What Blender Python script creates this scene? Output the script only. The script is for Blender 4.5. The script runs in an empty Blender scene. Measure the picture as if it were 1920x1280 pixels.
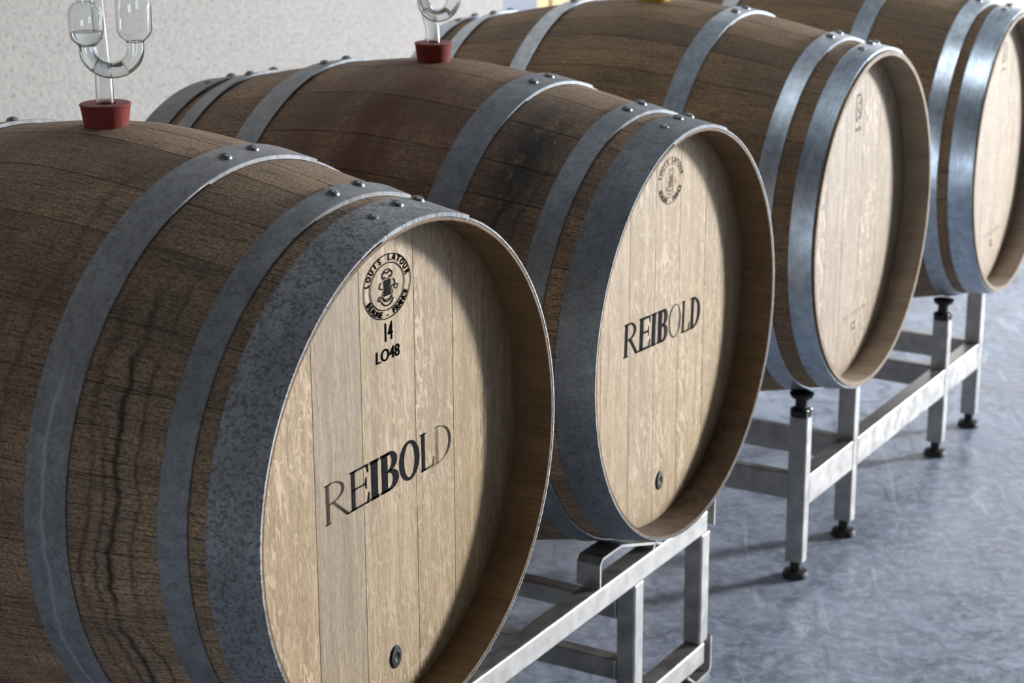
import bpy, bmesh, math, random
from mathutils import Matrix, Vector
random.seed(7)
S = bpy.context.scene
COL = S.collection
R = math.radians
PI = math.pi

# ------------------------------------------------------------------ camera
cd = bpy.data.cameras.new('camera'); cam = bpy.data.objects.new('camera', cd); COL.objects.link(cam)
yaw, pitch, roll = 2.105535, -0.286482, -0.00405
fw = Vector((math.cos(yaw)*math.cos(pitch), math.sin(yaw)*math.cos(pitch), math.sin(pitch)))
rt = Vector((math.sin(yaw), -math.cos(yaw), 0)); up = rt.cross(fw)
rt, up = rt*math.cos(roll)+up*math.sin(roll), up*math.cos(roll)-rt*math.sin(roll)
M = Matrix((rt, up, -fw)).transposed().to_4x4(); M.translation = Vector((1.6015, -1.7792, 0.7880))
cam.matrix_world = M
cd.sensor_fit = 'HORIZONTAL'; cd.sensor_width = 36; cd.lens = 3786.6*36/1920
cd.clip_start = 0.05
cd.dof.use_dof = True; cd.dof.focus_distance = 2.35; cd.dof.aperture_fstop = 8.5
S.camera = cam

# ------------------------------------------------------------------ exposure, sky, lights
S.view_settings.view_transform = 'Standard'; S.view_settings.look = 'None'
S.view_settings.gamma = 1; S.view_settings.use_curve_mapping = False
S.view_settings.exposure = 0.12
W = bpy.data.worlds.new('sky'); S.world = W; W.use_nodes = True
W.node_tree.nodes['Background'].inputs[0].default_value = (0.62, 0.76, 1.0, 1)
W.node_tree.nodes['Background'].inputs[1].default_value = 0.6

def area(name, loc, aim, sx, sy, power, col):
    l = bpy.data.lights.new(name, 'AREA'); l.shape = 'RECTANGLE'; l.size = sx; l.size_y = sy
    l.energy = power; l.color = col
    o = bpy.data.objects.new(name, l); COL.objects.link(o); o.location = loc
    o.rotation_euler = (Vector(aim)-Vector(loc)).to_track_quat('-Z', 'Y').to_euler()
    return o
# daylight through window_1 (right wall), through door_2 (front wall), light of the added ceiling lamps is with them
area('window_daylight', (8.08, 11.9, 1.85), (2.2, 11.9, 1.85), 2.7, 1.8, 5200, (0.95, 0.97, 1.0))
area('door_daylight', (1.45, -4.88, -0.08), (1.45, -3, -0.08), 1.8, .75, 19, (0.80, 0.90, 1.0))
sl = bpy.data.lights.new('sun', 'SUN'); sl.energy = 0.9; sl.angle = R(1); sl.color = (1, 0.93, 0.8)
so = bpy.data.objects.new('sun', sl); COL.objects.link(so)
so.rotation_euler = Vector((-0.28, -0.75, -0.6)).to_track_quat('-Z', 'Y').to_euler()

# ------------------------------------------------------------------ node helper
class G:
    def __init__(s, name):
        s.m = bpy.data.materials.new(name); s.m.use_nodes = True
        s.t = s.m.node_tree; s.t.nodes.clear()
        s.out = s.t.nodes.new('ShaderNodeOutputMaterial')
    def n(s, typ, ins=None, **kw):
        nd = s.t.nodes.new(typ)
        for k, v in kw.items(): setattr(nd, k, v)
        if ins:
            for k, v in ins.items(): s.set(nd.inputs[k], v)
        return nd
    def set(s, sock, v):
        if isinstance(v, bpy.types.NodeSocket): s.t.links.new(v, sock)
        elif isinstance(v, bpy.types.Node): s.t.links.new(v.outputs[0], sock)
        else:
            if isinstance(v, tuple) and len(v) == 3 and sock.type == 'RGBA': v = (*v, 1)
            sock.default_value = v
    def m1(s, op, a, b=0.0, c=None, clamp=False):
        nd = s.n('ShaderNodeMath', operation=op, use_clamp=clamp)
        s.set(nd.inputs[0], a); s.set(nd.inputs[1], b)
        if c is not None: s.set(nd.inputs[2], c)
        return nd.outputs[0]
    def mul(s, a, b): return s.m1('MULTIPLY', a, b)
    def add(s, a, b): return s.m1('ADD', a, b)
    def sep(s, v):
        nd = s.n('ShaderNodeSeparateXYZ', {0: v}); return nd.outputs
    def comb(s, x, y, z): return s.n('ShaderNodeCombineXYZ', {0: x, 1: y, 2: z}).outputs[0]
    def noise(s, vec, scale=1.0, detail=4.0, rough=0.55, dist=0.0):
        return s.n('ShaderNodeTexNoise', {'Vector': vec, 'Scale': scale, 'Detail': detail, 'Roughness': rough, 'Distortion': dist}).outputs[0]
    def ramp(s, f, lo, hi, a=0.0, b=1.0, smooth=True):
        nd = s.n('ShaderNodeMapRange', {0: f, 1: lo, 2: hi, 3: a, 4: b})
        if smooth: nd.interpolation_type = 'SMOOTHSTEP'
        return nd.outputs[0]
    def mix(s, f, a, b, mode='MIX'):
        nd = s.n('ShaderNodeMix', data_type='RGBA', blend_type=mode)
        s.set(nd.inputs[0], f); s.set(nd.inputs[6], a); s.set(nd.inputs[7], b)
        return nd.outputs[2]
    def bump(s, h, strength=0.3, dist=0.001, normal=None):
        ins = {'Height': h, 'Strength': strength, 'Distance': dist}
        nd = s.n('ShaderNodeBump', ins)
        if normal is not None: s.set(nd.inputs['Normal'], normal)
        return nd.outputs[0]
    def pbr(s, **kw):
        b = s.n('ShaderNodeBsdfPrincipled', {k.replace('_', ' '): v for k, v in kw.items()})
        s.t.links.new(b.outputs[0], s.out.inputs[0]); return b

def gauss(g, v, c, w):
    d = g.m1('DIVIDE', g.m1('SUBTRACT', v, c), w)
    return g.m1('EXPONENT', g.mul(g.mul(d, d), -1.0))

# ------------------------------------------------------------------ materials
def mat_stave(name, ref, base, dark, wine, mold, streak, seed, chime):
    g = G(name)
    tc = g.n('ShaderNodeTexCoord'); tc.object = ref
    x, y, z = g.sep(tc.outputs['Object'])[:3]
    th = g.m1('ARCTAN2', y, z)                       # 0 at the top, negative towards the camera side
    s_ = g.mul(th, 0.35)
    rnd = g.n('ShaderNodeObjectInfo').outputs['Random']
    off = g.mul(rnd, 37.0)
    # grain along the stave
    fine = g.noise(g.comb(g.mul(x, 9), g.mul(s_, 260), g.add(off, seed)), 1, 5, 0.65)
    cut = g.noise(g.comb(g.mul(x, 24), g.mul(s_, 620), g.add(off, seed+3)), 1, 3, 0.6)
    blot = g.noise(g.comb(g.mul(x, 7), g.mul(s_, 16), g.add(g.mul(rnd, 3), seed)), 1, 6, 0.62)
    speck = g.noise(g.comb(g.mul(x, 210), g.mul(s_, 260), seed), 1, 4, 0.7)
    c = g.mix(g.ramp(fine, .34, .66), tuple(v*0.62 for v in base), base)
    c = g.mix(g.ramp(blot, .32, .70), c, tuple(v*1.45 for v in base))
    c = g.mix(g.mul(g.ramp(cut, .36, .46, 1, 0), .8), c, dark)
    c = g.mix(g.ramp(speck, .32, .66, .75, 0), c, dark)
    tint = g.n('ShaderNodeHueSaturation', {'Saturation': 1.0, 'Value': g.ramp(rnd, 0, 1, .80, 1.16, False), 'Color': c}).outputs[0]
    c = tint
    # run marks that cross the staves downwards
    warp = g.noise(g.comb(g.mul(s_, 6), g.mul(x, 3), seed+9), 1, 4, 0.6)
    xx = g.add(x, g.mul(g.m1('SUBTRACT', warp, .5), .085))
    run = g.noise(g.comb(g.mul(xx, 42), g.mul(s_, 1.3), seed+5), 1, 3, 0.5)
    run2 = g.noise(g.comb(g.mul(xx, 95), g.mul(s_, 2.4), seed+15), 1, 2, 0.5)
    rf = g.mul(g.ramp(run, .58, .74), streak*.55)
    rf = g.m1('MAXIMUM', rf, g.mul(g.ramp(run2, .64, .74), streak*.4))
    c = g.mix(rf, c, tuple(v*0.45 for v in dark))
    # the heavy runs on the near side
    if streak > .5:
        for cx, w_, st, t0 in ((.262, .0042, .9, -0.55), (.246, .003, .6, -1.0), (.228, .003, .45, -1.15), (.288, .003, .5, -.4)):
            k = g.mul(gauss(g, xx, cx, w_), g.ramp(th, t0, t0-.35, 0, st))
            c = g.mix(g.mul(k, g.ramp(g.noise(g.comb(g.mul(s_, 20), x, seed), 1, 2), .3, .55, .5, 1)), c, tuple(v*0.3 for v in dark))
    # wine soaked belly
    if wine > 0:
        wf = g.mul(gauss(g, x, 0.02, .165), g.ramp(g.noise(g.comb(g.mul(xx, 16), g.mul(s_, 5), seed+2), 1, 5, .6), .28, .62, .25, 1))
        wf = g.mul(wf, g.ramp(g.m1('ABSOLUTE', th), .05, .5, .55, 1))
        c = g.mix(g.mul(wf, wine), c, (0.100, 0.034, 0.014))
    if mold > 0:
        mf = g.mul(g.mul(gauss(g, x, .262, .05), gauss(g, th, -.62, .50)), g.ramp(g.noise(g.comb(g.mul(xx, 40), g.mul(s_, 18), seed+4), 1, 6, .7), .30, .52))
        c = g.mix(g.mul(mf, mold), c, (0.008, 0.008, 0.008))
    rad = g.m1('SQRT', g.add(g.mul(y, y), g.mul(z, z)))
    inn = g.mul(g.m1('GREATER_THAN', g.m1('ABSOLUTE', x), .3715), g.m1('LESS_THAN', rad, g.m1('SUBTRACT', .3193, g.mul(g.m1('ABSOLUTE', x), .0580))))
    ci = g.mix(g.ramp(fine, .3, .7), tuple(v*.62 for v in chime), chime)
    ci = g.mix(g.ramp(blot, .4, .7, 0, .5), ci, tuple(v*.45 for v in chime))
    if mold > .5: ci = g.mix(g.mul(g.ramp(z, -.12, -.24), g.ramp(g.noise(g.comb(g.mul(x, 60), g.mul(s_, 30), seed), 1, 5, .7), .25, .6, .95, .35)), ci, (.016, .014, .013))
    c = g.mix(inn, c, ci)
    # dark damp line beside the belly hoops
    h = g.add(g.mul(fine, .5), g.add(g.mul(cut, .5), g.mul(speck, .6)))
    g.pbr(Base_Color=c, Roughness=g.ramp(blot, .3, .7, .62, .8), Normal=g.bump(h, .55, .0012))
    return g.m

def mat_head(name, ref, seed, tan):
    g = G(name)
    tc = g.n('ShaderNodeTexCoord'); tc.object = ref
    x, y, z = g.sep(tc.outputs['Object'])[:3]
    oi = g.n('ShaderNodeObjectInfo')
    off = g.mul(oi.outputs['Random'], 11.0)
    z2 = g.add(z, g.mul(g.noise(g.comb(g.mul(y, 5), g.mul(z, 3), seed), 1, 2), .05))
    y2 = g.add(y, g.mul(g.m1('SUBTRACT', g.noise(g.comb(g.mul(y, 4), g.mul(z, 5), off), 1, 3), .5), .02))
    gr = g.noise(g.comb(g.mul(y2, 420), g.mul(z2, 14), off), 1, 4, .65)
    band = g.noise(g.comb(g.mul(y2, 60), g.mul(z2, 2.5), off), 1, 4, .6)
    pore = g.noise(g.comb(g.mul(y, 900), g.mul(z, 110), off), 1, 2, .6)
    c = g.mix(g.ramp(band, .3, .7), tuple(v*.80 for v in tan), tuple(min(1, v*1.12) for v in tan))
    c = g.mix(g.ramp(gr, .35, .65, .55, 0), c, tuple(v*.45 for v in tan))
    c = g.mix(g.ramp(pore, .36, .52, .5, 0), c, tuple(v*.35 for v in tan))
    # medullary flecks: short pale slanting flames
    fl = g.noise(g.comb(g.mul(g.add(y, g.mul(z, .14)), 120), g.mul(z, 34), g.add(off, 3)), 1, 3, .6, 1.2)
    fl2 = g.noise(g.comb(g.mul(y, 34), g.mul(z, 15), g.add(off, 8)), 1, 2, .5, 1.5)
    zone = g.ramp(g.noise(g.comb(g.mul(y, 12), g.mul(z, 5), g.add(off, 1)), 1, 2), .42, .62)
    f1 = g.mul(g.ramp(fl, .52, .62, 0, .75), g.add(g.mul(zone, .6), .4))
    f2 = g.mul(g.ramp(g.m1('ABSOLUTE', g.m1('SUBTRACT', fl2, .60)), .0, .014, .95, 0), zone)
    ff = g.mul(g.m1('MAXIMUM', f1, f2), oi.outputs['Alpha'])
    c = g.mix(ff, c, (0.86, 0.72, 0.55))
    c = g.mix(1.0, c, oi.outputs['Color'], 'MULTIPLY')
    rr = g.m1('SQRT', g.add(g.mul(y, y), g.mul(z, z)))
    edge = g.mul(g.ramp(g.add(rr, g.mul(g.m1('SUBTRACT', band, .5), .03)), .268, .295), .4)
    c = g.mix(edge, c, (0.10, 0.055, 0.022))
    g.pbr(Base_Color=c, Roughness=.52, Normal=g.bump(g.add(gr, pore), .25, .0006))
    return g.m

def mat_hoop(name, ref, col, spangle, rough, metal, seed):
    g = G(name)
    tc = g.n('ShaderNodeTexCoord'); tc.object = ref
    P = tc.outputs['Object']
    x, y, z = g.sep(P)[:3]
    th = g.m1('ARCTAN2', y, z)
    nzv = g.noise(g.comb(g.mul(x, 150), g.mul(th, 45), seed), 1, 3, .6)
    vor = g.n('ShaderNodeTexVoronoi', {'Vector': g.comb(g.add(g.mul(x, 330), g.mul(nzv, 2.0)), g.add(g.mul(th, 100), g.mul(nzv, 1.5)), seed), 'Scale': 1.0}).outputs['Color']
    v = g.sep(vor)[0]
    nz = g.noise(g.comb(g.mul(x, 60), g.mul(th, 16), seed), 1, 5, .65)
    line = g.noise(g.comb(g.mul(x, 500), g.mul(th, 2.2), seed), 1, 4, .6)
    big = g.noise(g.comb(g.mul(x, 14), g.mul(th, 3), seed+2), 1, 4, .6)
    spot = g.noise(g.comb(g.mul(x, 130), g.mul(th, 40), seed+6), 1, 3, .6)
    c = g.mix(g.ramp(nz, .3, .7), tuple(k*.75 for k in col), tuple(k*1.15 for k in col))
    c = g.mix(g.mul(g.ramp(v, .1, .9), spangle), c, tuple(k*1.9 for k in col))
    c = g.mix(g.mul(g.ramp(v, .0, .35, 1, 0), spangle*.8), c, tuple(k*.35 for k in col))
    c = g.mix(g.ramp(big, .35, .65, .35, 0), c, tuple(k*.5 for k in col))
    c = g.mix(g.ramp(spot, .70, .76, 0, .6), c, (.75, .78, .8))
    c = g.mix(g.ramp(spot, .26, .22, 0, .7), c, (.02, .02, .02))
    if seed < 3:      # paler crease line along the nearest belly hoop
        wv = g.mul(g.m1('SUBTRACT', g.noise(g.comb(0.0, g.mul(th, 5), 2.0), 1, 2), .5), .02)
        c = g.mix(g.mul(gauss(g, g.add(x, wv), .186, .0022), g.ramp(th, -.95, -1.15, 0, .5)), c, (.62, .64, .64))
    r_ = g.add(g.ramp(line, .3, .7, -.06, .08), g.add(g.mul(v, spangle*.15), rough))
    tan = g.n('ShaderNodeTangent', direction_type='RADIAL', axis='X')
    b = g.pbr(Base_Color=c, Metallic=metal, Roughness=r_, Anisotropic=.45,
              Normal=g.bump(g.add(g.mul(line, .5), g.mul(v, spangle)), .18, .0006))
    g.set(b.inputs['Tangent'], tan.outputs[0])
    return g.m

def simple(name, col, rough=.5, metal=0.0, nscale=60, amt=.25, bump=.1, coat=0):
    g = G(name)
    P = g.n('ShaderNodeTexCoord').outputs['Object']
    nz = g.noise(P, nscale, 5, .6)
    c = g.mix(g.ramp(nz, .3, .7), tuple(k*(1-amt) for k in col), tuple(min(1, k*(1+amt)) for k in col))
    g.pbr(Base_Color=c, Roughness=g.ramp(nz, .3, .7, rough-.06, rough+.08), Metallic=metal, Normal=g.bump(nz, bump, .001))
    return g.m

M_rack = simple('galvanised_steel', (.43, .42, .40), .38, .82, 35, .18, .12)
M_rubber_black = simple('black_rubber', (.012, .012, .013), .55)
M_red = simple('red_rubber', (.22, .026, .020), .55, 0, 300, .25, .15)
M_yellow = simple('yellow_silicone', (.80, .55, .06), .45, 0, 40, .06, .03)
M_rivet = simple('rivet_steel', (.20, .205, .21), .36, .85, 300, .25, .15)
M_chime_dark = simple('cut_oak', (.20, .13, .07), .7, 0, 90, .3, .3)

g = G('clear_plastic')
b = g.n('ShaderNodeBsdfGlass', {'Color': (.97, .98, .98, 1), 'Roughness': .015, 'IOR': 1.45})
g.t.links.new(b.outputs[0], g.out.inputs[0]); M_glass = g.m
g = G('stem_plastic')
b = g.n('ShaderNodeBsdfGlass', {'Color': (.97, .98, .98, 1), 'Roughness': .16, 'IOR': 1.5})
g.t.links.new(b.outputs[0], g.out.inputs[0]); M_frost = g.m
g = G('airlock_water')
b = g.n('ShaderNodeBsdfGlass', {'Color': (.97, .98, .99, 1), 'Roughness': .0, 'IOR': 1.33})
g.t.links.new(b.outputs[0], g.out.inputs[0]); M_water = g.m

# burned lettering: char whose strength varies along the word
def mat_burn(name, fades, thin=.0, col=(.010, .009, .013)):
    g = G(name)
    P = g.n('ShaderNodeTexCoord').outputs['Object']
    x, y, z = g.sep(P)[:3]
    nz = g.noise(g.comb(g.mul(x, 500), g.mul(y, 60), 0), 1, 4, .65)
    f = None
    for c0, w_, a_ in fades:
        k = g.mul(gauss(g, x, c0, w_), a_)
        f = k if f is None else g.m1('MAXIMUM', f, k)
    if f is None: f = g.m1('ADD', 0.0, 0.0)
    f = g.add(f, thin)
    a = g.m1('SUBTRACT', 1.0, g.mul(f, g.ramp(nz, .25, .7, .45, 1.15)), clamp=True)
    cc = g.mix(g.ramp(f, .1, .6), col, (.06, .035, .022))
    cc = g.mix(g.ramp(g.noise(P, 420, 2), .62, .72), cc, (.08, .09, .12))
    p = g.n('ShaderNodeBsdfPrincipled', {'Base Color': cc, 'Roughness': .9, 'Specular IOR Level': .12})
    tr = g.n('ShaderNodeBsdfTransparent')
    mx = g.n('ShaderNodeMixShader'); g.set(mx.inputs[0], a)
    g.t.links.new(tr.outputs[0], mx.inputs[1]); g.t.links.new(p.outputs[0], mx.inputs[2])
    g.t.links.new(mx.outputs[0], g.out.inputs[0])
    return g.m
M_ink = mat_burn('stamp_ink', [], .02, (.014, .012, .011))
M_ink_faint = mat_burn('faded_stamp', [], .62, (.06, .035, .016))
M_ink_grey = mat_burn('faded_grey_stamp', [], .60, (.035, .028, .024))
M_burn_a = mat_burn('burned_word_near', [(-.112, .024, .50), (-.065, .015, .22), (.10, .020, .74), (.084, .012, .6), (.13, .012, .25)], .0)
M_burn_b = mat_burn('burned_word_second', [(.045, .016, .42), (.016, .010, .35), (.075, .012, .15)], .02)

# setting materials
def mat_floor():
    g = G('polished_concrete')
    P = g.n('ShaderNodeTexCoord').outputs['Object']
    x, y, z = g.sep(P)[:3]
    n1 = g.noise(P, 1.6, 6, .6, .4); n2 = g.noise(P, 9, 8, .68, 1.3); n3 = g.noise(P, 45, 6, .7, .6)
    sc = g.noise(g.comb(g.mul(g.add(x, g.mul(y, .5)), 14), g.mul(y, 2.2), 3.0), 1, 6, .65, 1.6)
    c = g.mix(g.ramp(n2, .36, .64), (.16, .195, .275), (.45, .52, .66))
    c = g.mix(g.ramp(n1, .36, .62, .55, 0), c, (.21, .235, .29))
    c = g.mix(g.ramp(n3, .42, .66, 0, .5), c, (.62, .68, .80))
    c = g.mix(g.ramp(sc, .58, .72, 0, .6), c, (.78, .84, .92))
    c = g.mix(g.ramp(sc, .40, .30, 0, .55), c, (.085, .10, .14))
    pit = g.n('ShaderNodeTexVoronoi', {'Vector': P, 'Scale': 3.2}).outputs['Distance']
    c = g.mix(g.ramp(pit, .024, .018, 0, .9), c, (.02, .02, .025))
    g.pbr(Base_Color=c, Roughness=g.ramp(n2, .3, .7, .30, .48), Normal=g.bump(g.add(n2, g.mul(n3, .4)), .12, .004))
    return g.m
def mat_plaster(name, col):
    g = G(name)
    P = g.n('ShaderNodeTexCoord').outputs['Object']
    n1 = g.noise(P, 105, 4, .6); n2 = g.noise(P, 42, 5, .7); n3 = g.noise(P, 2.0, 3, .5)
    c = g.mix(g.ramp(n1, .34, .50, .85, 0), col, tuple(k*.48 for k in col))
    c = g.mix(g.ramp(n2, .36, .6, .35, 0), c, tuple(k*.66 for k in col))
    c = g.mix(g.ramp(n3, .3, .7, .15, 0), c, tuple(k*.7 for k in col))
    g.pbr(Base_Color=c, Roughness=.9, Normal=g.bump(g.add(n1, n2), .5, .003))
    return g.m
M_floor = mat_floor()
M_wall = mat_plaster('rough_plaster', (.345, .325, .300))
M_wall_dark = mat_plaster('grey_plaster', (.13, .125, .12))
M_ceil = simple('ceiling_paint', (.16, .165, .17), .9, 0, 8, .05, .05)
M_trim = simple('white_corner_bead', (.85, .85, .84), .6, 0, 20, .04, .05)
M_post = simple('blue_grey_paint', (.085, .10, .135), .5, 0, 30, .1, .05)
M_out = simple('outdoor_gravel', (.30, .28, .25), .9, 0, 30, .3, .3)
def mat_plank():
    g = G('pale_pine')
    P = g.n('ShaderNodeTexCoord').outputs['Object']
    x, y, z = g.sep(P)[:3]
    rnd = g.n('ShaderNodeObjectInfo').outputs['Random']
    n = g.noise(g.comb(g.mul(x, 30), g.mul(y, 60), g.add(g.mul(z, 4), g.mul(rnd, 20))), 1, 4, .6)
    c = g.mix(g.ramp(n, .3, .7), (.34, .225, .095), (.43, .31, .155))
    g.pbr(Base_Color=c, Roughness=.6, Normal=g.bump(n, .1, .002)); return g.m
M_plank = mat_plank()

# ------------------------------------------------------------------ mesh helpers
def obj(name, bm, mat, parent=None, smooth=None, loc=None):
    me = bpy.data.meshes.new(name); bm.normal_update(); bm.to_mesh(me); bm.free()
    if mat: me.materials.append(mat)
    if smooth is not None:
        for p in me.polygons: p.use_smooth = True
        me.set_sharp_from_angle(angle=R(smooth))
    o = bpy.data.objects.new(name, me); COL.objects.link(o)
    if parent: o.parent = parent
    if loc: o.location = loc
    return o
def tag(o, label=None, cat=None, group=None, kind=None):
    if label: o['label'] = label
    if cat: o['category'] = cat
    if group: o['group'] = group
    if kind: o['kind'] = kind
    return o
def empty(name, loc=(0, 0, 0), rz=0):
    o = bpy.data.objects.new(name, None); COL.objects.link(o); o.location = loc; o.rotation_euler = (0, 0, rz)
    o.empty_display_size = .1
    return o
def inst(src, name=None, parent=None):
    c = src.copy(); COL.objects.link(c)
    if parent: c.parent = parent
    return c
def box(bm, x0, x1, y0, y1, z0, z1, bev=0.0):
    r = bmesh.ops.create_cube(bm, size=1)
    vs = r['verts']
    for v in vs:
        v.co = Vector(((x0+x1)/2+v.co.x*(x1-x0), (y0+y1)/2+v.co.y*(y1-y0), (z0+z1)/2+v.co.z*(z1-z0)))
    if bev > 0:
        es = list({e for v in vs for e in v.link_edges})
        bmesh.ops.bevel(bm, geom=es, offset=bev, segments=2, profile=.5, affect='EDGES')
    return bm
def nbox(*a, bev=0.0): return box(bmesh.new(), *a, bev=bev)
def lathe(bm, prof, n=40, centre=(0, 0), closed=False, cap=False):
    rings = []
    for r_, h in prof:
        if r_ < 1e-6: rings.append([bm.verts.new((centre[0], centre[1], h))])
        else: rings.append([bm.verts.new((centre[0]+r_*math.cos(2*PI*i/n), centre[1]+r_*math.sin(2*PI*i/n), h)) for i in range(n)])
    pairs = list(zip(rings, rings[1:]))
    if closed: pairs.append((rings[-1], rings[0]))
    for a, b_ in pairs:
        for i in range(n):
            j = (i+1) % n
            if len(a) == 1 and len(b_) == 1: continue
            if len(a) == 1: bm.faces.new((a[0], b_[j], b_[i]))
            elif len(b_) == 1: bm.faces.new((a[i], a[j], b_[0]))
            else: bm.faces.new((a[i], a[j], b_[j], b_[i]))
    bmesh.ops.recalc_face_normals(bm, faces=bm.faces)
    return bm
def sweep(bm, pts, rad, n=20, cap=True):
    pts = [Vector(p) for p in pts]
    rings = []; nrm = None
    for i, p in enumerate(pts):
        t = (pts[min(i+1, len(pts)-1)]-pts[max(i-1, 0)]).normalized()
        if nrm is None: nrm = t.orthogonal().normalized()
        nrm = (nrm-t*nrm.dot(t)).normalized(); bi = t.cross(nrm)
        r_ = rad[i] if isinstance(rad, (list, tuple)) else rad
        rings.append([bm.verts.new(p+(nrm*math.cos(2*PI*k/n)+bi*math.sin(2*PI*k/n))*r_) for k in range(n)])
    for a, b_ in zip(rings, rings[1:]):
        for k in range(n): bm.faces.new((a[k], a[(k+1) % n], b_[(k+1) % n], b_[k]))
    if cap: bm.faces.new(rings[0][::-1]); bm.faces.new(rings[-1])
    bmesh.ops.recalc_face_normals(bm, faces=bm.faces)
    return bm
def strip(pts, th, y_depth):
    """bent plate: pts in (y,z), thickness th, spans y_depth=(x0,x1)"""
    bm = bmesh.new(); x0, x1 = y_depth
    n = len(pts); P = [Vector((0, a, b_)) for a, b_ in pts]
    offs = []
    for i in range(n):
        d0 = (P[i]-P[i-1]).normalized() if i > 0 else (P[1]-P[0]).normalized()
        d1 = (P[i+1]-P[i]).normalized() if i < n-1 else d0
        n0 = Vector((0, -d0.z, d0.y)); n1 = Vector((0, -d1.z, d1.y)); m = (n0+n1).normalized()
        offs.append(m*(th/max(.3, m.dot(n0))))
    V = []
    for i in range(n):
        V.append([bm.verts.new((x, P[i].y+o.y, P[i].z+o.z)) for x in (x0, x1) for o in (Vector((0, 0, 0)), -offs[i])])
    for a, b_ in zip(V, V[1:]):
        for i, j in ((0, 1), (1, 3), (3, 2), (2, 0)): bm.faces.new((a[i], a[j], b_[j], b_[i]))
    for a in (V[0], V[-1]): bm.faces.new((a[0], a[1], a[3], a[2]))
    bmesh.ops.recalc_face_normals(bm, faces=bm.faces)
    return bm

# ------------------------------------------------------------------ the room
ZF = -0.667; ZC = 3.3
def wallbox(name, *a, mat=None, bev=0):
    o = obj(name, nbox(*a, bev=bev), mat or M_wall); return tag(o, kind='structure')
wallbox('floor', -1.6, 8.0, -4.8, 14.0, ZF-.2, ZF, mat=M_floor)
wallbox('ceiling', -1.8, 8.2, -5.0, 14.2, ZC, ZC+.15, mat=M_ceil)
def wall_parts(name, boxes, mat=None):
    bm = bmesh.new()
    for b_ in boxes: box(bm, *b_)
    return tag(obj(name, bm, mat or M_wall), kind='structure')
wall_parts('wall_back', [(-1.8, -1.6, -4.8, 3.579, ZF-.2, ZC), (-1.8, -1.6, 7.2, 14.0, ZF-.2, ZC), (-1.8, -1.6, 3.579, 7.2, 1.9, ZC)])
wall_parts('wall_far', [(-1.8, 8.2, 14.0, 14.2, ZF-.2, ZC)], M_wall_dark)
wall_parts('wall_right', [(8.0, 8.2, -4.8, 10.5, ZF-.2, ZC), (8.0, 8.2, 13.3, 14.0, ZF-.2, ZC), (8.0, 8.2, 10.5, 13.3, ZF-.2, 0.9), (8.0, 8.2, 10.5, 13.3, 2.8, ZC)], M_wall_dark)
wall_parts('wall_front', [(-1.8, .50, -5.0, -4.8, ZF-.2, ZC), (2.40, 8.2, -5.0, -4.8, ZF-.2, ZC), (.50, 2.40, -5.0, -4.8, .40, ZC)], M_wall_dark)
def frame(name, horiz, a0, a1, z0, z1, p0, p1, t=.05):
    bm = bmesh.new()
    for (u0, u1, w0, w1) in ((a0, a0+t, z0, z1), (a1-t, a1, z0, z1), (a0+t, a1-t, z1-t, z1), (a0+t, a1-t, z0, z0+t)):
        if horiz: box(bm, u0, u1, p0, p1, w0, w1)
        else: box(bm, p0, p1, u0, u1, w0, w1)
    return tag(obj(name, bm, M_trim), kind='structure')
frame('window_1', False, 10.5, 13.3, 0.9, 2.8, 8.005, 8.06)
frame('door_2', True, .50, 2.40, ZF, .40, -4.86, -4.805)
tag(obj('door_1', nbox(-1.88, -1.81, 3.80, 4.16, ZF, 2.3, bev=.004), M_post), kind='structure')
tag(obj('ground', nbox(-8, -1.6, 1.0, 16, ZF-.25, ZF-.02), M_out), kind='structure')

fence = empty('wooden_fence', (-2.6, 6.3, ZF-.02))
tag(fence, 'pale yellow upright board fence seen past the end of the plaster wall', 'fence')
pb = obj('board', nbox(-.012, .012, -.0795, .0795, 0, 1.75, bev=.003), M_plank, fence)
edges_y = [5.711+.176*i for i in range(-4, 12)]
for i, yy in enumerate(edges_y):
    o = pb if i == 0 else inst(pb, parent=fence)
    o.location = (random.uniform(-.003, .003), yy-6.3, 0)
for zz in (.35, 1.35):
    obj('rail', nbox(-.06, -.013, -1.5, 1.3, zz, zz+.09, bev=.003), M_plank, fence)

# unseen tube lamps, added to give the barrel tops light from above
for i, (lx, ly) in enumerate(((.6, 3.9), (.6, 1.2))):
    lamp = empty('ceiling_lamp', (lx, ly, ZC))
    tag(lamp, ['long white tube lamp on the ceiling above the farthest barrel', 'long white tube lamp on the ceiling above the middle barrels'][i], 'lamp', 'ceiling tube lamps')
    obj('housing', nbox(-.09, .09, -.62, .62, -.07, 0, bev=.006), M_trim, lamp)
    gt = G('tube_glow'); em = gt.n('ShaderNodeEmission', {'Color': (.9, .95, 1, 1), 'Strength': 3.0}); gt.t.links.new(em.outputs[0], gt.out.inputs[0])
    bm = bmesh.new(); sweep(bm, [(0, -.58, -.09), (0, .58, -.09)], .016, 12); obj('tube', bm, gt.m, lamp, smooth=40)
    area('lamp_light', (lx, ly, ZC-.125), (lx, ly, 0), .12, 1.1, (13, 11)[i], (.85, .93, 1.0))

# ------------------------------------------------------------------ barrels
L2 = 0.4311
def prof(x):
    t = abs(x)/L2
    p = .36366-.07269*t**1.52
    if t > .85:
        a = .36366-.07269*.85**1.52; p = a+(.2962-a)*(t-.85)/.15
    return p
CH_IN = .2922
def rin(x):
    a = abs(x)
    if a < .372: return prof(x)-.024
    if a < .384: return .2915
    return .2917+(CH_IN-.2917)*(a-.384)/(L2-.384)

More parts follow.
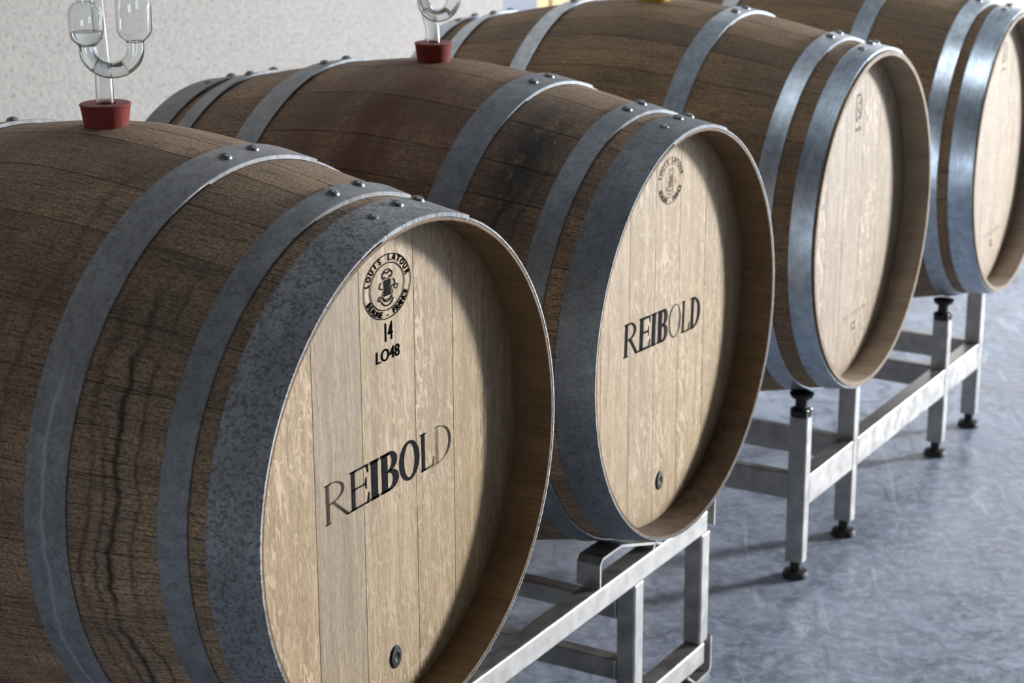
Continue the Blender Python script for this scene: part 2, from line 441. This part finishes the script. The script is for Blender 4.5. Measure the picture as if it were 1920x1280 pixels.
def stave_mesh(wdeg):
    xs = [-L2+2*L2*i/30 for i in range(31)]
    xs = sorted(set([round(v, 5) for v in xs]+[.371, .3721, .384, -.371, -.3721, -.384]))
    w = R(wdeg)/2
    ang = [-w+R(.03), -w+R(.15), -w*.35, w*.35, w-R(.15), w-R(.03)]
    bm = bmesh.new(); O = []; I = []
    for x in xs:
        r_ = prof(x); row = []
        for k, a in enumerate(ang):
            rr = r_-(.0008 if k in (0, 5) else 0)
            row.append(bm.verts.new((x, rr*math.sin(a), rr*math.cos(a))))
        O.append(row)
        r2 = rin(x)
        I.append([bm.verts.new((x, r2*math.sin(a), r2*math.cos(a))) for a in (ang[0], -w*.35, w*.35, ang[5])])
    m = [(0, 0), (1, 0)]
    for i in range(len(xs)-1):
        for k in range(5): bm.faces.new((O[i][k], O[i][k+1], O[i+1][k+1], O[i+1][k]))
        for k in range(3): bm.faces.new((I[i][k+1], I[i][k], I[i+1][k], I[i+1][k+1]))
        bm.faces.new((O[i][0], O[i+1][0], I[i+1][0], I[i][0]))
        bm.faces.new((O[i+1][5], O[i][5], I[i][3], I[i+1][3]))
    for i in (0, len(xs)-1):
        f = O[i]+I[i][::-1]
        bm.faces.new(f if i == 0 else f[::-1])
    bmesh.ops.recalc_face_normals(bm, faces=bm.faces)
    return bm
STAVE = {}
for wd, CH_IN in [(w_, c_) for c_ in (.2924, .2878) for w_ in (10, 12, 14, 16)]:
    bm = stave_mesh(wd); me = bpy.data.meshes.new('stave'); bm.to_mesh(me); bm.free()
    for p in me.polygons: p.use_smooth = True
    me.set_sharp_from_angle(angle=R(40)); STAVE[wd, CH_IN] = me

HT = .0032
def hoop_bm(x0, x1, th0=-14, over=34):
    """flat steel band following the taper, ends overlapped at the top"""
    bm = bmesh.new(); n = 128; rows = []
    tot = 360+over
    for i in range(n+1):
        a = R(th0+tot*i/n); d = tot*i/n
        lift = 0.0
        if d > 330: lift = min(1.0, (d-330)/28.0)*.0022
        row = []
        ew = .0
        for x, dr in ((x0, 0.0006), (x0, HT-.0006), (x0+.0008*(1 if x1 > x0 else -1), HT), (x1-.0008*(1 if x1 > x0 else -1), HT), (x1, HT-.0006), (x1, 0.0006)):
            rr = prof(x)+dr+lift
            row.append(bm.verts.new((x, rr*math.sin(a), rr*math.cos(a))))
        rows.append(row)
    for a, b_ in zip(rows, rows[1:]):
        for k in range(6): bm.faces.new((a[k], a[(k+1) % 6], b_[(k+1) % 6], b_[k]))
    bm.faces.new(rows[0]); bm.faces.new(rows[-1][::-1])
    bmesh.ops.recalc_face_normals(bm, faces=bm.faces)
    return bm
def rivet_mesh():
    bm = bmesh.new()
    lathe(bm, [(.0088, -.001), (.0085, .0006), (.0070, .0030), (.0045, .0048), (.0018, .0055), (0, .0056)], 16)
    me = bpy.data.meshes.new('rivet'); bm.to_mesh(me); bm.free()
    for p in me.polygons: p.use_smooth = True
    me.materials.append(M_rivet); return me
RIVET = rivet_mesh()

def head_plank_bm(y0, y1, xin, xout, rad):
    """one board of the round head between y0 and y1, edges rounded by the circle"""
    bm = bmesh.new(); gap = .00010; y0 += gap; y1 -= gap
    ys = [y0+(y1-y0)*i/8 for i in range(9)]
    c = .0004
    F = []; Bk = []
    def zr(y): return math.sqrt(max(1e-6, rad*rad-min(y*y, rad*rad*.9999)))
    s = 1 if xout > xin else -1
    cols = []
    for k, y in enumerate(ys):
        d = c if k in (0, 8) else 0
        yy = y
        cols.append([(xout-s*d, yy, zr(y)), (xout-s*d, yy, -zr(y)), (xin, yy, -zr(y)), (xin, yy, zr(y))])
    # add an inset column next to the joints so that the chamfer stays narrow
    def ins(y):
        return [(xout, y, zr(y)), (xout, y, -zr(y)), (xin, y, -zr(y)), (xin, y, zr(y))]
    cols.insert(1, ins(y0+.0006)); cols.insert(-1, ins(y1-.0006))
    V = [[bm.verts.new(p) for p in c_] for c_ in cols]
    for a, b_ in zip(V, V[1:]):
        for i in range(4): bm.faces.new((a[i], a[(i+1) % 4], b_[(i+1) % 4], b_[i]))
    bm.faces.new(V[0]); bm.faces.new(V[-1][::-1])
    bmesh.ops.recalc_face_normals(bm, faces=bm.faces)
    return bm

# ---- lettering -------------------------------------------------
def text_bm(body, size, font_w=1.0, extr=.0002):
    cu = bpy.data.curves.new('t', 'FONT'); cu.body = body; cu.size = size; cu.align_x = 'CENTER'; cu.align_y = 'CENTER'
    cu.extrude = extr; cu.resolution_u = 3; cu.offset = 0.0
    o = bpy.data.objects.new('t', cu); COL.objects.link(o)
    dg = bpy.context.evaluated_depsgraph_get(); me = bpy.data.meshes.new_from_object(o.evaluated_get(dg))
    bm = bmesh.new(); bm.from_mesh(me)
    bpy.data.objects.remove(o); bpy.data.curves.remove(cu); bpy.data.meshes.remove(me)
    for v in bm.verts: v.co.x *= font_w
    return bm
def merge(dst, src, mat4):
    src.transform(mat4)
    me = bpy.data.meshes.new('tmp'); src.to_mesh(me); src.free(); dst.from_mesh(me); bpy.data.meshes.remove(me)
def poly(bm, pts, h=.0004):
    """filled flat polygon with a hair of thickness"""
    a = [bm.verts.new((x, y, h)) for x, y in pts]; b_ = [bm.verts.new((x, y, 0)) for x, y in pts]
    bm.faces.new(a)
    for i in range(len(pts)):
        j = (i+1) % len(pts); bm.faces.new((a[i], b_[i], b_[j], a[j]))
def band(bm, P, wds, h=.0004):
    """flat stroke along P with given half widths"""
    n = len(P)
    L_ = []; R_ = []
    for i in range(n):
        a = Vector(P[max(i-1, 0)]); c = Vector(P[min(i+1, n-1)]); t = (c-a)
        if t.length < 1e-9: t = Vector((1, 0))
        t.normalize(); q = Vector((-t.y, t.x))*(wds[i] if isinstance(wds, (list, tuple)) else wds)
        L_.append(bm.verts.new((P[i][0]+q.x, P[i][1]+q.y, h))); R_.append(bm.verts.new((P[i][0]-q.x, P[i][1]-q.y, h)))
    for i in range(n-1): bm.faces.new((R_[i], R_[i+1], L_[i+1], L_[i]))
def ellband(bm, cx, cy, rx, ry, thick_h, thick_v, a0=0, a1=360, n=40, h=.0004):
    """elliptic bowl with modulated weight: thick_h on the sides, thick_v at top and bottom"""
    O = []; I = []
    for i in range(n+1):
        a = R(a0+(a1-a0)*i/n); c, s = math.cos(a), math.sin(a)
        O.append(bm.verts.new((cx+rx*c, cy+ry*s, h))); I.append(bm.verts.new((cx+(rx-thick_h)*c, cy+(ry-thick_v)*s, h)))
    for i in range(n): bm.faces.new((O[i], O[i+1], I[i+1], I[i]))
def rect(bm, x0, x1, y0, y1, h=.0004): poly(bm, [(x0, y0), (x1, y0), (x1, y1), (x0, y1)], h)
def glyph(ch, x0, x1, w):
    """serif capital in unit height between x0 and x1, w = weight"""
    bm = bmesh.new(); W_ = x1-x0; st = .17*w; hr = .05*w; sf = .055
    def stem(x, s=st):
        rect(bm, x, x+s, 0, 1)
        for yy in (0, 1-hr*.9): rect(bm, x-sf, x+s+sf, yy, yy+hr*.9)
    if ch == 'I': stem(x0+(W_-st)/2)
    if ch in 'EL':
        stem(x0+sf)
        rect(bm, x0+sf, x1-.03, 0, hr*1.2); poly(bm, [(x1-.10, 0), (x1, 0), (x1+.02, .26), (x1-.02, .26)])
        if ch == 'E':
            rect(bm, x0+sf, x1-.05, 1-hr*1.2, 1); poly(bm, [(x1-.12, 1), (x1-.05, .78), (x1-.01, .78), (x1-.02, 1)])
            rect(bm, x0+sf, x1-.12, .5, .5+hr); poly(bm, [(x1-.17, .53), (x1-.12, .38), (x1-.09, .38), (x1-.09, .68), (x1-.12, .68)])
    if ch in 'BRD':
        stem(x0+sf)
    if ch == 'D':
        ellband(bm, x0+sf+st*.5, .5, x1-x0-sf-st*.5, .5, st, hr, -90, 90)
    if ch in 'BR':
        cx = x0+sf+st; k = .84 if ch == 'B' else .78
        rx = (x1-cx)*k
        yb = .47
        rect(bm, cx-.02, cx+.08*1, 1-hr, 1); rect(bm, cx-.02, cx+.08, yb, yb+hr)
        ellband(bm, cx+.06, (1+yb)/2+hr*.3, rx-.04, (1-yb)/2-hr*.3+.015, st*.9, hr, -90, 90)
        if ch == 'B':
            rect(bm, cx-.02, cx+.08, 0, hr)
            ellband(bm, cx+.06, (yb+hr)/2, x1-cx-.06, (yb+hr)/2, st, hr, -90, 90)
        else:
            poly(bm, [(cx+.10, yb+.03), (cx+.10+st*.9, yb+.03), (x1+.05, 0), (x1+.05-st*.95, 0)])
            rect(bm, x1+.05-st*.95, x1+.14, 0, hr)
    if ch == 'O':
        ellband(bm, (x0+x1)/2, .5, W_/2, .52, st*1.05, hr*1.4, 0, 360, 56)
    return bm
SPAN = {'R': (0, .17), 'E': (.187, .328), 'I': (.335, .41), 'B': (.42, .562), 'O': (.570, .732), 'L': (.742, .852), 'D': (.862, 1.0)}
def word_bm(width, height, wts):
    bm = bmesh.new()
    for ch in 'REIBOLD':
        a, b_ = SPAN[ch]; k = width/height
        g_ = glyph(ch, a*k, b_*k, wts[ch])
        merge(bm, g_, Matrix.Translation((-width/2, -height/2, 0)) @ Matrix.Diagonal((height, height, 1, 1)))
    return bm
def seal_bm(r_out, r_in, txt=True, lw=.0015):
    bm = bmesh.new()
    ellband(bm, 0, 0, r_out, r_out, lw, lw, 0, 360, 72); ellband(bm, 0, 0, r_in, r_in, lw, lw, 0, 360, 64)
    rm = (r_out+r_in)/2
    def arc(s, a_mid, span, inward):
        n = len(s)
        for i, ch in enumerate(s):
            if ch == ' ': continue
            f = i/(n-1)-.5
            a = a_mid-span*f if not inward else a_mid+span*f
            t = text_bm(ch, .0120, .84)
            for v in t.verts: v.co.z = .0004
            rot = R(a-90) if not inward else R(a+90)
            # embolden by four tiny shifts of the same letter
            for dx, dy in ((0, 0), (.0005, 0), (-.0005, 0), (0, .0004), (0, -.0004)):
                t2 = t.copy()
                merge(bm, t2, Matrix.Translation((rm*math.cos(R(a)), rm*math.sin(R(a)), 0)) @ Matrix.Rotation(rot, 4, 'Z') @ Matrix.Translation((dx, dy, 0)))
            t.free()
    arc('LOUIS LATOUR', 90, 150, False)
    arc('BEAUNE - FRANCE', 270, 130, True)
    # central ornament: bottle-shaped monogram with scrolls
    k = r_in/.034
    body = [(-.0075, -.018), (.0085, -.018), (.0105, -.010), (.0065, .000), (.0060, .006), (.0085, .012), (-.0085, .012), (-.0060, .006), (-.0055, .000), (-.0098, -.010)]
    for (a, b_) in ((-.0030, .0030),):
        poly(bm, [(-.0070*k, -.013*k), (.0075*k, -.013*k), (.0052*k, 0), (.0060*k, .010*k), (-.0060*k, .010*k), (-.0048*k, 0)])
    P = [(x*k, y*k) for x, y in body]; P.append(P[0]); band(bm, P, .0007*k)
    def curl(cx, cy, r0, r1, a0, a1, w_):
        pts = []
        for i in range(19):
            f = i/18; r_ = r0+(r1-r0)*f; a = R(a0+(a1-a0)*f); pts.append(((cx+r_*math.cos(a))*k, (cy+r_*math.sin(a))*k))
        band(bm, pts, w_*k)
    curl(-.006, .016, .0060, .0015, 20, 330, .0009); curl(.006, .016, .0060, .0015, 160, -150, .0009)
    curl(0, .016, .0085, .0085, 20, 160, .0008); curl(-.015, -.015, .0045, .0012, 0, 400, .0009); curl(.017, -.004, .0035, .0030, 0, 360, .0008)
    curl(0, -.015, .012, .012, 195, 345, .0010); curl(0, -.013, .008, .008, 190, 350, .0012)
    curl(-.010, .002, .006, .003, 100, 300, .0009); curl(.010, .002, .006, .003, 80, -120, .0009)
    return bm
def on_head(o, b_, y, z, rot=0, dx=.0002):
    o.parent = b_
    m = Matrix(((0, 0, 1, HX+dx), (1, 0, 0, y), (0, 1, 0, z), (0, 0, 0, 1)))
    o.matrix_local = m @ Matrix.Rotation(rot, 4, 'Z')
HX = .3800

def flatobj(name, bm, mat):
    return obj(name, bm, mat)

BAR = [
 dict(pos=(0, 0, 0), rz=0, s=1.0, roll=0,
      label='nearest oak barrel, its head stamped with a round black seal above a burned word',
      hoops=((.1635, .2130), (.3175, .3505), (.3705, L2+.0006)),
      joints=(-.2917, -.134, -.043, .0645, .146, .215, .2917),
      cols=((1.0, .93, .84, .9), (.86, .86, .90, .12), (.98, .94, .88, .75), (.93, .88, .80, 1.0), (.95, .88, .72, .8), (.80, .76, .68, .3)),
      stave=dict(base=(.385, .262, .158), dark=(.048, .030, .019), wine=.38, mold=.25, streak=.85, seed=1.0, chime=(.20, .112, .045)),
      hoopm=((.31, .318, .325), .22, .46, .62), hoop2=((.28, .288, .295), .62, .5, .55)),
 dict(pos=(-.0247, .7414, -.0222), rz=.0088, s=1.0, roll=0,
      label='second oak barrel with a wine-darkened belly and a faded brown seal on its head',
      hoops=((.1580, .2060), (.3175, .3515), (.3755, L2+.0006)),
      joints=(-.2917, -.185, -.098, -.0185, .062, .150, .225, .2917),
      cols=((1.0, .93, .84, .9), (.98, .95, .90, .6), (.96, .92, .88, .8), (.98, .93, .86, .8), (.95, .90, .80, 1.0), (.90, .86, .76, .6), (.8, .76, .68, .2)),
      stave=dict(base=(.36, .232, .136), dark=(.040, .023, .015), wine=.95, mold=.95, streak=.6, seed=23.0, chime=(.20, .115, .050)),
      hoopm=((.28, .30, .32), .15, .46, .7), hoop2=((.215, .235, .25), .30, .46, .55)),
 dict(pos=(-.0448, 1.5263, -.0143), rz=.0177, s=1.0, roll=0,
      label='third oak barrel, clean brown with shiny blue-grey hoops and a yellow bung on top',
      hoops=((.1420, .1790), (.3245, .3570), (.3880, L2-.004)),
      joints=(-.2917, -.20, -.115, -.030, .055, .140, .215, .2917),
      cols=((1.0, .96, .90, .6), (1.0, .96, .92, 1.0), (.98, .95, .92, .5), (1.0, .95, .90, .5), (.96, .92, .84, .9), (.95, .90, .80, .5), (.85, .8, .7, .2)),
      stave=dict(base=(.325, .215, .116), dark=(.070, .036, .020), wine=.0, mold=.0, streak=.18, seed=41.0, chime=(.40, .31, .22)),
      hoopm=((.58, .64, .70), .02, .34, .85), hoop2=((.56, .64, .72), .02, .31, .85)),
 dict(pos=(-.0124, 2.2606, -.0190), rz=.0336, s=.97, roll=0,
      label='farthest oak barrel at the right with a bright glint on its hoop',
      hoops=((.1370, .1740), (.3245, .3590), (.3800, L2-.003)),
      joints=(-.2917, -.21, -.13, -.045, .045, .125, .21, .2917),
      cols=((1.0, .96, .90, .6), (1.0, .96, .92, .8), (.98, .95, .92, .5), (1.0, .95, .90, .6), (.96, .92, .84, .7), (.95, .90, .80, .5), (.85, .8, .7, .2)),
      stave=dict(base=(.31, .205, .110), dark=(.070, .036, .020), wine=.0, mold=.0, streak=.15, seed=63.0, chime=(.42, .33, .25)),
      hoopm=((.58, .64, .70), .02, .33, .85), hoop2=((.56, .64, .72), .02, .30, .85)),
]
widths = [10]*7+[12]*8+[14]*7+[16]*6
barrels = []
for bi, B in enumerate(BAR):
    root = empty('oak_barrel', B['pos'], B['rz']); root.scale = (B['s'],)*3
    tag(root, B['label'], 'barrel', 'oak barrels lying in a row')
    barrels.append(root)
    ms = mat_stave('stave_oak_%d' % bi, root, **B['stave'])
    mh = mat_head('head_oak_%d' % bi, root, B['stave']['seed'], (.61, .462, .290) if bi < 2 else (.50, .40, .30))
    hm = mat_hoop('hoop_band_%d' % bi, root, *B['hoopm'], seed=B['stave']['seed'])
    hm2 = mat_hoop('hoop_end_%d' % bi, root, *B['hoop2'], seed=B['stave']['seed']+3)
    ws = widths[:]; random.Random(bi+5).shuffle(ws)
    a = -7.0
    meshes = {}
    for k in (10, 12, 14, 16):
        m_ = STAVE[k, .2924 if bi < 2 else .2878].copy(); m_.materials.clear(); m_.materials.append(ms); meshes[k] = m_
    for k, wd in enumerate(ws):
        o = bpy.data.objects.new('stave', meshes[wd]); COL.objects.link(o); o.parent = root
        o.rotation_euler = (-R(a+wd/2), 0, 0); a += wd
    # heads
    J = B['joints']
    for k in range(len(J)-1):
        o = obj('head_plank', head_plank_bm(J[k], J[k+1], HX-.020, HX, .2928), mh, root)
        o.color = B['cols'][k]
        o2 = inst(o, parent=root); o2.rotation_euler = (0, 0, PI)
    # hoops with rivets
    for hi, (x0, x1) in enumerate(B['hoops']):
        for sgn in (1, -1):
            o = obj('hoop', hoop_bm(sgn*x0, sgn*x1), hm2 if hi == 2 else hm, root, smooth=30)
            xm = (x0+x1)/2
            rv = {0: ((xm, -3.8), (xm-.003, 5.0)), 1: ((xm-.004, -3.0), (xm-.009, 7.0)), 2: ((xm-.006, -6.8), (xm-.010, 3.3), (xm-.020, 14.0))}[hi]
            for xr, ad in rv:
                q = bpy.data.objects.new('rivet', RIVET); COL.objects.link(q); q.parent = o
                rr = prof(xr)+HT+(.0018 if ad > -5 else 0.0)
                aa = R(ad); xr_ = sgn*xr
                slope = math.atan2(prof(xr-.005)-prof(xr+.005), .01)*sgn
                q.matrix_local = Matrix.Rotation(-aa, 4, 'X') @ Matrix.Translation((xr_, 0, rr)) @ Matrix.Rotation(slope, 4, 'Y')

b1, b2, b3, b4 = barrels
# lettering on the heads
o = flatobj('burned_word', word_bm(.256, .0465, dict(R=.72, E=.85, I=1.55, B=1.45, O=1.12, L=.85, D=.62)), M_burn_a); on_head(o, b1, .011, -.0015, R(.6)); tag(o, 'word REIBOLD burned black, fainter at both ends')
o = flatobj('round_seal', seal_bm(.0470, .0345), M_ink); on_head(o, b1, .0118, .2150, R(0), .0003); o.scale = (1, .79, 1); tag(o, 'round black seal with lettering around an ornament')
bm = bmesh.new()
for dx in (-.0006, 0, .0006):
    merge(bm, text_bm('14', .031, .62), Matrix.Translation((.0, .0222+dx*.0, 0)) @ Matrix.Translation((dx, 0, 0)))
    merge(bm, text_bm('LO48', .0205, 1.02), Matrix.Translation((-.0015+dx, -.0030, 0)))
o = flatobj('stamped_number', bm, M_ink); on_head(o, b1, .0115, .1395, R(0), .0003)
o = flatobj('burned_word', word_bm(.252, .0485, dict(R=.98, E=1.25, I=1.35, B=1.5, O=.50, L=.78, D=1.1)), M_burn_b); on_head(o, b2, .011, .004, R(-3.2)); tag(o, 'word REIBOLD burned black with a thin O')
o = flatobj('round_seal', seal_bm(.0415, .0305), M_ink_faint); on_head(o, b2, .0265, .2150, R(-3), .0003); o.scale = (1, .82, 1); tag(o, 'faded brown round seal')
def faint_stamp(b_, y, z, s=1.0):
    bm = bmesh.new()
    def sc(pts, w_): band(bm, [(px*s, py*s) for px, py in pts], w_*s)
    sc([(-.014, .018), (-.010, .024), (.004, .025), (.010, .018), (.006, .010), (-.002, .008)], .0022)
    sc([(-.012, .016), (-.014, .0), (-.013, -.018), (-.008, -.024)], .0022)
    sc([(.012, .016), (.013, .0), (.010, -.012), (.002, -.006), (-.006, .002)], .0026)
    sc([(-.008, -.022), (.0, -.014), (.008, -.018), (.013, -.010)], .0024)
    for i, px in enumerate((-.012, -.004, .004, .011)): rect(bm, (px-.0018)*s, (px+.0018)*s, -.040*s, -.033*s)
    o = flatobj('stamp_mark', bm, M_ink_grey); on_head(o, b_, y, z, 0, .0003); return o
faint_stamp(b3, .026, .190); faint_stamp(b4, .060, .200, .9)
def small_print(b_, y, z):
    bm = bmesh.new(); r_ = random.Random(4); px = -.058
    while px < .058:                        # a line of print too small to read
        w_ = r_.choice((.004, .005, .006)); hh = r_.choice((.005, .007))
        band(bm, [(px, 0), (px+w_*.3, hh), (px+w_*.7, hh*.2), (px+w_, hh*.9)], .0008); px += w_+r_.choice((.002, .002, .006))
    merge(bm, text_bm('CL', .022, .9), Matrix.Translation((0, -.022, 0)))
    o = flatobj('small_print', bm, M_ink_grey); on_head(o, b_, y, z, 0, .0003); return o
small_print(b3, .046, -.190); small_print(b4, .045, -.190)
# plugs low on the heads
def plug_bm():
    bm = bmesh.new()
    lathe(bm, [(0, -.006), (.0130, -.006), (.0130, .0010), (.0118, .0022), (.0060, .0026), (.0045, .0016), (0, .0016)], 28); return bm
for b_, y, z, sx in ((b1, .0125, -.2330, 1.0), (b2, .0055, -.2330, .95)):
    o = obj('head_plug', plug_bm(), M_rubber_black, b_, smooth=35); on_head(o, b_, y, z, 0, .0); o.scale = (.85, 1.1, 1); tag(o, 'small black plug low on the head')

# ------------------------------------------------------------------ bungs and airlocks
def zt(b_, x=0, y=0):
    return b_.matrix_basis @ Vector((x, 0, .36366))
def stopper(b_, r_top, r_bot, h, mat, label, cat='bung', hole=True, off=(0, 0), sink=.006):
    p = Vector(b_.location)+Vector((off[0], off[1], .36366*b_.scale[0]))
    bm = bmesh.new()
    pr = [(0, -.012), (r_bot-.003, -.012), (r_bot-.001, -sink), (r_top-.0012, h-.0035), (r_top, h-.0015), (r_top-.0012, h)]
    if hole: pr += [(.0128, h), (.0120, h-.001), (.0120, h-.006), (0, h-.006)]
    else: pr += [(.014, h), (.012, h-.003), (0, h-.003)]
    lathe(bm, pr, 48)
    o = obj('bung', bm, mat, smooth=35, loc=p); tag(o, label, cat); return o, p, h
s1, p1, h1 = stopper(b1, .0305, .0262, .0255, M_red, 'dark red rubber bung holding the airlock on the nearest barrel', off=(-.005, .0))
s2, p2, h2 = stopper(b2, .0285, .0250, .0265, M_red, 'bright red rubber bung holding the airlock on the second barrel', off=(0, .0))
s3, p3, h3 = stopper(b3, .0305, .0270, .0300, M_yellow, 'yellow bung closing the third barrel', hole=False, off=(0, -.012))
s4, p4, h4 = stopper(b4, .0305, .0270, .0300, M_yellow, 'yellow bung closing the farthest barrel, above the frame', hole=False)

def shell(profile, t=.0013):
    """closed double wall profile of revolution"""
    inner = [(max(r_-t, 0.0008), h) for r_, h in profile]
    return profile+inner[::-1]
def tube_shell(pts, rad, t=.0013, n=24):
    bm = bmesh.new()
    sweep(bm, pts, rad, n, cap=False); k = len(bm.verts)
    rr = [r_-t for r_ in rad] if isinstance(rad, list) else rad-t
    sweep(bm, pts, rr, n, cap=False)
    bm.verts.ensure_lookup_table()
    for ring in (0, len(pts)-1):
        a = bm.verts[ring*n:(ring+1)*n]; b_ = bm.verts[k+ring*n:k+(ring+1)*n]
        for i in range(n):
            j = (i+1) % n; bm.faces.new((a[i], a[j], b_[j], b_[i]))
    bmesh.ops.recalc_face_normals(bm, faces=bm.faces)
    return bm
def airlock(p, h, rz, label, s=1.0):
    root = empty('airlock', (p.x, p.y, p.z+h-.006), rz); root.scale = (s, s, s*.93); tag(root, label, 'airlock', 'clear plastic airlocks on the barrels')
    # local x = across the twin bubbles, z = up
    cx, cr = .0110, .0275
    rl = .0205
    left = [(.0098, .078), (.0130, .0815), (.0185, .0880), (rl, .0950), (rl, .1190), (.0192, .1255), (.0150, .1310), (.0098, .1330), (.0092, .1520)]
    bm = bmesh.new(); lathe(bm, shell(left), 40, closed=True); obj('bubble', bm, M_glass, root, smooth=40, loc=(-.0165, 0, 0))
    right = [(.0098, .082), (.0125, .0850), (.0180, .0905), (rl+.0006, .0975), (rl+.0006, .1480), (.0195, .1530), (.0150, .1560), (.0150, .1640)]
    bm = bmesh.new(); lathe(bm, shell(right), 40, closed=True); obj('bubble', bm, M_glass, root, smooth=40, loc=(.0385, 0, 0))
    pts = [(-.0165, 0, .0800)]
    for i in range(23):
        a = R(180+180*i/22); pts.append((cx+cr*math.cos(a), 0, .0745+cr*math.sin(a)*.98))
    pts.append((.0385, 0, .084))
    obj('u_tube', tube_shell(pts, .0105), M_glass, root, smooth=40)
    # water: left bubble and the bend
    wl = [(0, .0795), (.0080, .0795), (.0112, .0822), (.0168, .0885), (.0185, .0940), (.0185, .0965), (0, .0962)]
    bm = bmesh.new(); lathe(bm, wl, 36); obj('water', bm, M_water, root, smooth=40, loc=(-.0165, 0, 0))
    pw = [q for q in pts if q[0] < cx+cr*math.cos(R(305))]
    bm = bmesh.new(); sweep(bm, pw, .0089, 20); obj('water', bm, M_water, root, smooth=40)
    # stem through the bung, up behind the bubbles and over into the left one
    st = [(-.001, .020, -.004), (-.0015, .020, .06), (-.004, .020, .12), (-.006, .020, .165)]
    st = [(0, 0, -.004), (0, .002, .030), (-.001, .012, .050), (-.002, .021, .070), (-.004, .0225, .12), (-.006, .0225, .165), (-.010, .018, .178), (-.018, .008, .182), (-.0155, .002, .176), (-.0165, 0, .155)]
    obj('stem', tube_shell(st, [.0108, .0106, .0098, .0085, .0080, .0080, .0080, .0080, .0080, .0085]), M_frost, root, smooth=40)
    return root
cr_ = math.atan2(rt.y, rt.x)
airlock(p1, h1, cr_+R(6), 'clear twin-bubble airlock on the nearest barrel, left bubble half full of water')
airlock(p2, h2, cr_+R(38), 'clear airlock on the second barrel, cut by the top of the frame')

# ------------------------------------------------------------------ near rack (barrels one and two)
XF = .34; TW = .032
rack = empty('barrel_rack', (0, .37, ZF)); tag(rack, 'welded steel rack with saddle brackets carrying the two nearest barrels', 'rack')
def rk(name, bm, mat=M_rack, smooth=None, parent=None):
    o = obj(name, bm, mat, parent or rack, smooth=smooth); o.location = (0, -.37, -ZF)
    return o
YA, YB = -.243, .984
for sx in (1, -1):
    xf, xb = (XF, XF-TW) if sx > 0 else (-XF, -XF+TW)
    lo, hi = min(xf, xb), max(xf, xb)
    rk('top_rail', nbox(lo, hi, YA, .960, -.4130, -.3760, bev=.003))
    rk('bottom_rail', nbox(lo, hi, YA, .960, -.6420, -.6040, bev=.003))
    for y0 in (-.228, .009, .7090, .9410):
        rk('leg', nbox(lo+.0005, hi-.0005, y0, y0+.030, -.604, -.413, bev=.003))
    th = .004
    for yc in (0.0, .772):
        for d in (-1, 1):
            e = yc+d*.172 if yc == 0 else (.600 if d < 0 else .983)
            zt0, fl = (-.3037, .062) if yc == 0 else (-.3342, .062 if d < 0 else .165)
            low = -.375 if d < 0 else -.409
            pts = [(e, low), (e, zt0-.0065), (e-d*.006, zt0), (e-d*fl, zt0), (e-d*(fl+.006), zt0-.0015), (e-d*(fl+.134 if fl < .1 else fl+.05), -.3760)]
            o = rk('saddle_bracket', strip(pts, d*th, (lo-.006, hi)))
    for e, d in ((.986, 1), (-.243, -1)):
        pts = [(e, -.602), (e, -.660), (e-d*.008, -.6665), (e-d*.058, -.6665), (e-d*.090, -.643)]
        rk('foot_bracket', strip(pts, d*.004, (lo, hi)))
for y0 in (.709, -.228):
    rk('crossbar', nbox(-XF+TW, XF-TW, y0, y0+.028, -.4740, -.4440, bev=.003))
    rk('crossbar', nbox(-XF+TW, XF-TW, y0, y0+.028, -.5750, -.5420, bev=.003))

# ------------------------------------------------------------------ far rack (barrels three and four) on four leg pairs
X2 = .32; T2 = .034
rack2 = empty('barrel_rack', (0, 1.93, ZF)); tag(rack2, 'open steel rack with rubber-capped posts carrying the two farther barrels', 'rack')
def rk2(name, bm, mat=M_rack, smooth=None, parent=None):
    o = obj(name, bm, mat, parent or rack2, smooth=smooth)
    o.location = (0, -1.93, -ZF) if parent is None else (0, 0, 0)
    return o
POST = [(1.436, -.318), (1.672, -.318), (2.196, -.322), (2.418, -.322)]   # right edge y, top z
PW = .024
def mk_cap(xc, yc, z):
    bm = bmesh.new(); lathe(bm, [(0, z-.020), (.019, z-.020), (.020, z-.008), (.011, z-.004), (.011, z+.010), (.019, z+.015), (.022, z+.022), (0, z+.022)], 24, (xc, yc)); return bm
def rb(i, y):      # barrel surface height at the post
    b_ = (b3, b3, b4, b4)[i]; dy = (y-b_.location.y)
    rr = (prof((.282-b_.location.x)/b_.scale[0])+0.001)*b_.scale[0]
    return b_.location.z-math.sqrt(rr*rr-dy*dy)
for i, (ye, zt_) in enumerate(POST):
    yc = ye-PW/2
    ztop = rb(i, yc)-.030
    for sx in (1, -1):
        lo, hi = (X2-T2, X2) if sx > 0 else (-X2, -X2+T2)
        xc = (lo+hi)/2
        leg = rk2('post', nbox(lo, hi, ye-PW, ye, ZF+.030, ztop, bev=.002))
        rk2('rubber_cap', mk_cap(xc, yc, ztop+.006), M_rubber_black, 35, leg)
        bm = bmesh.new(); lathe(bm, [(0, ZF+.032), (.010, ZF+.032), (.010, ZF+.014), (.021, ZF+.011), (.024, ZF+.003), (.024, ZF), (0, ZF)], 24, (xc, yc))
        rk2('foot', bm, M_rubber_black, 35, leg)
    rk2('crossbar', nbox(-X2+T2, X2-T2, ye-PW+.001, ye-.001, -.5170, -.4680, bev=.002))
for sx in (1, -1):
    lo, hi = (X2-T2+.002, X2-.0005) if sx > 0 else (-X2+.0005, -X2+T2-.002)
    for i in range(3):
        rk2('rail', nbox(lo, hi, POST[i][0], POST[i+1][0]-PW, -.5290, -.4720, bev=.002))
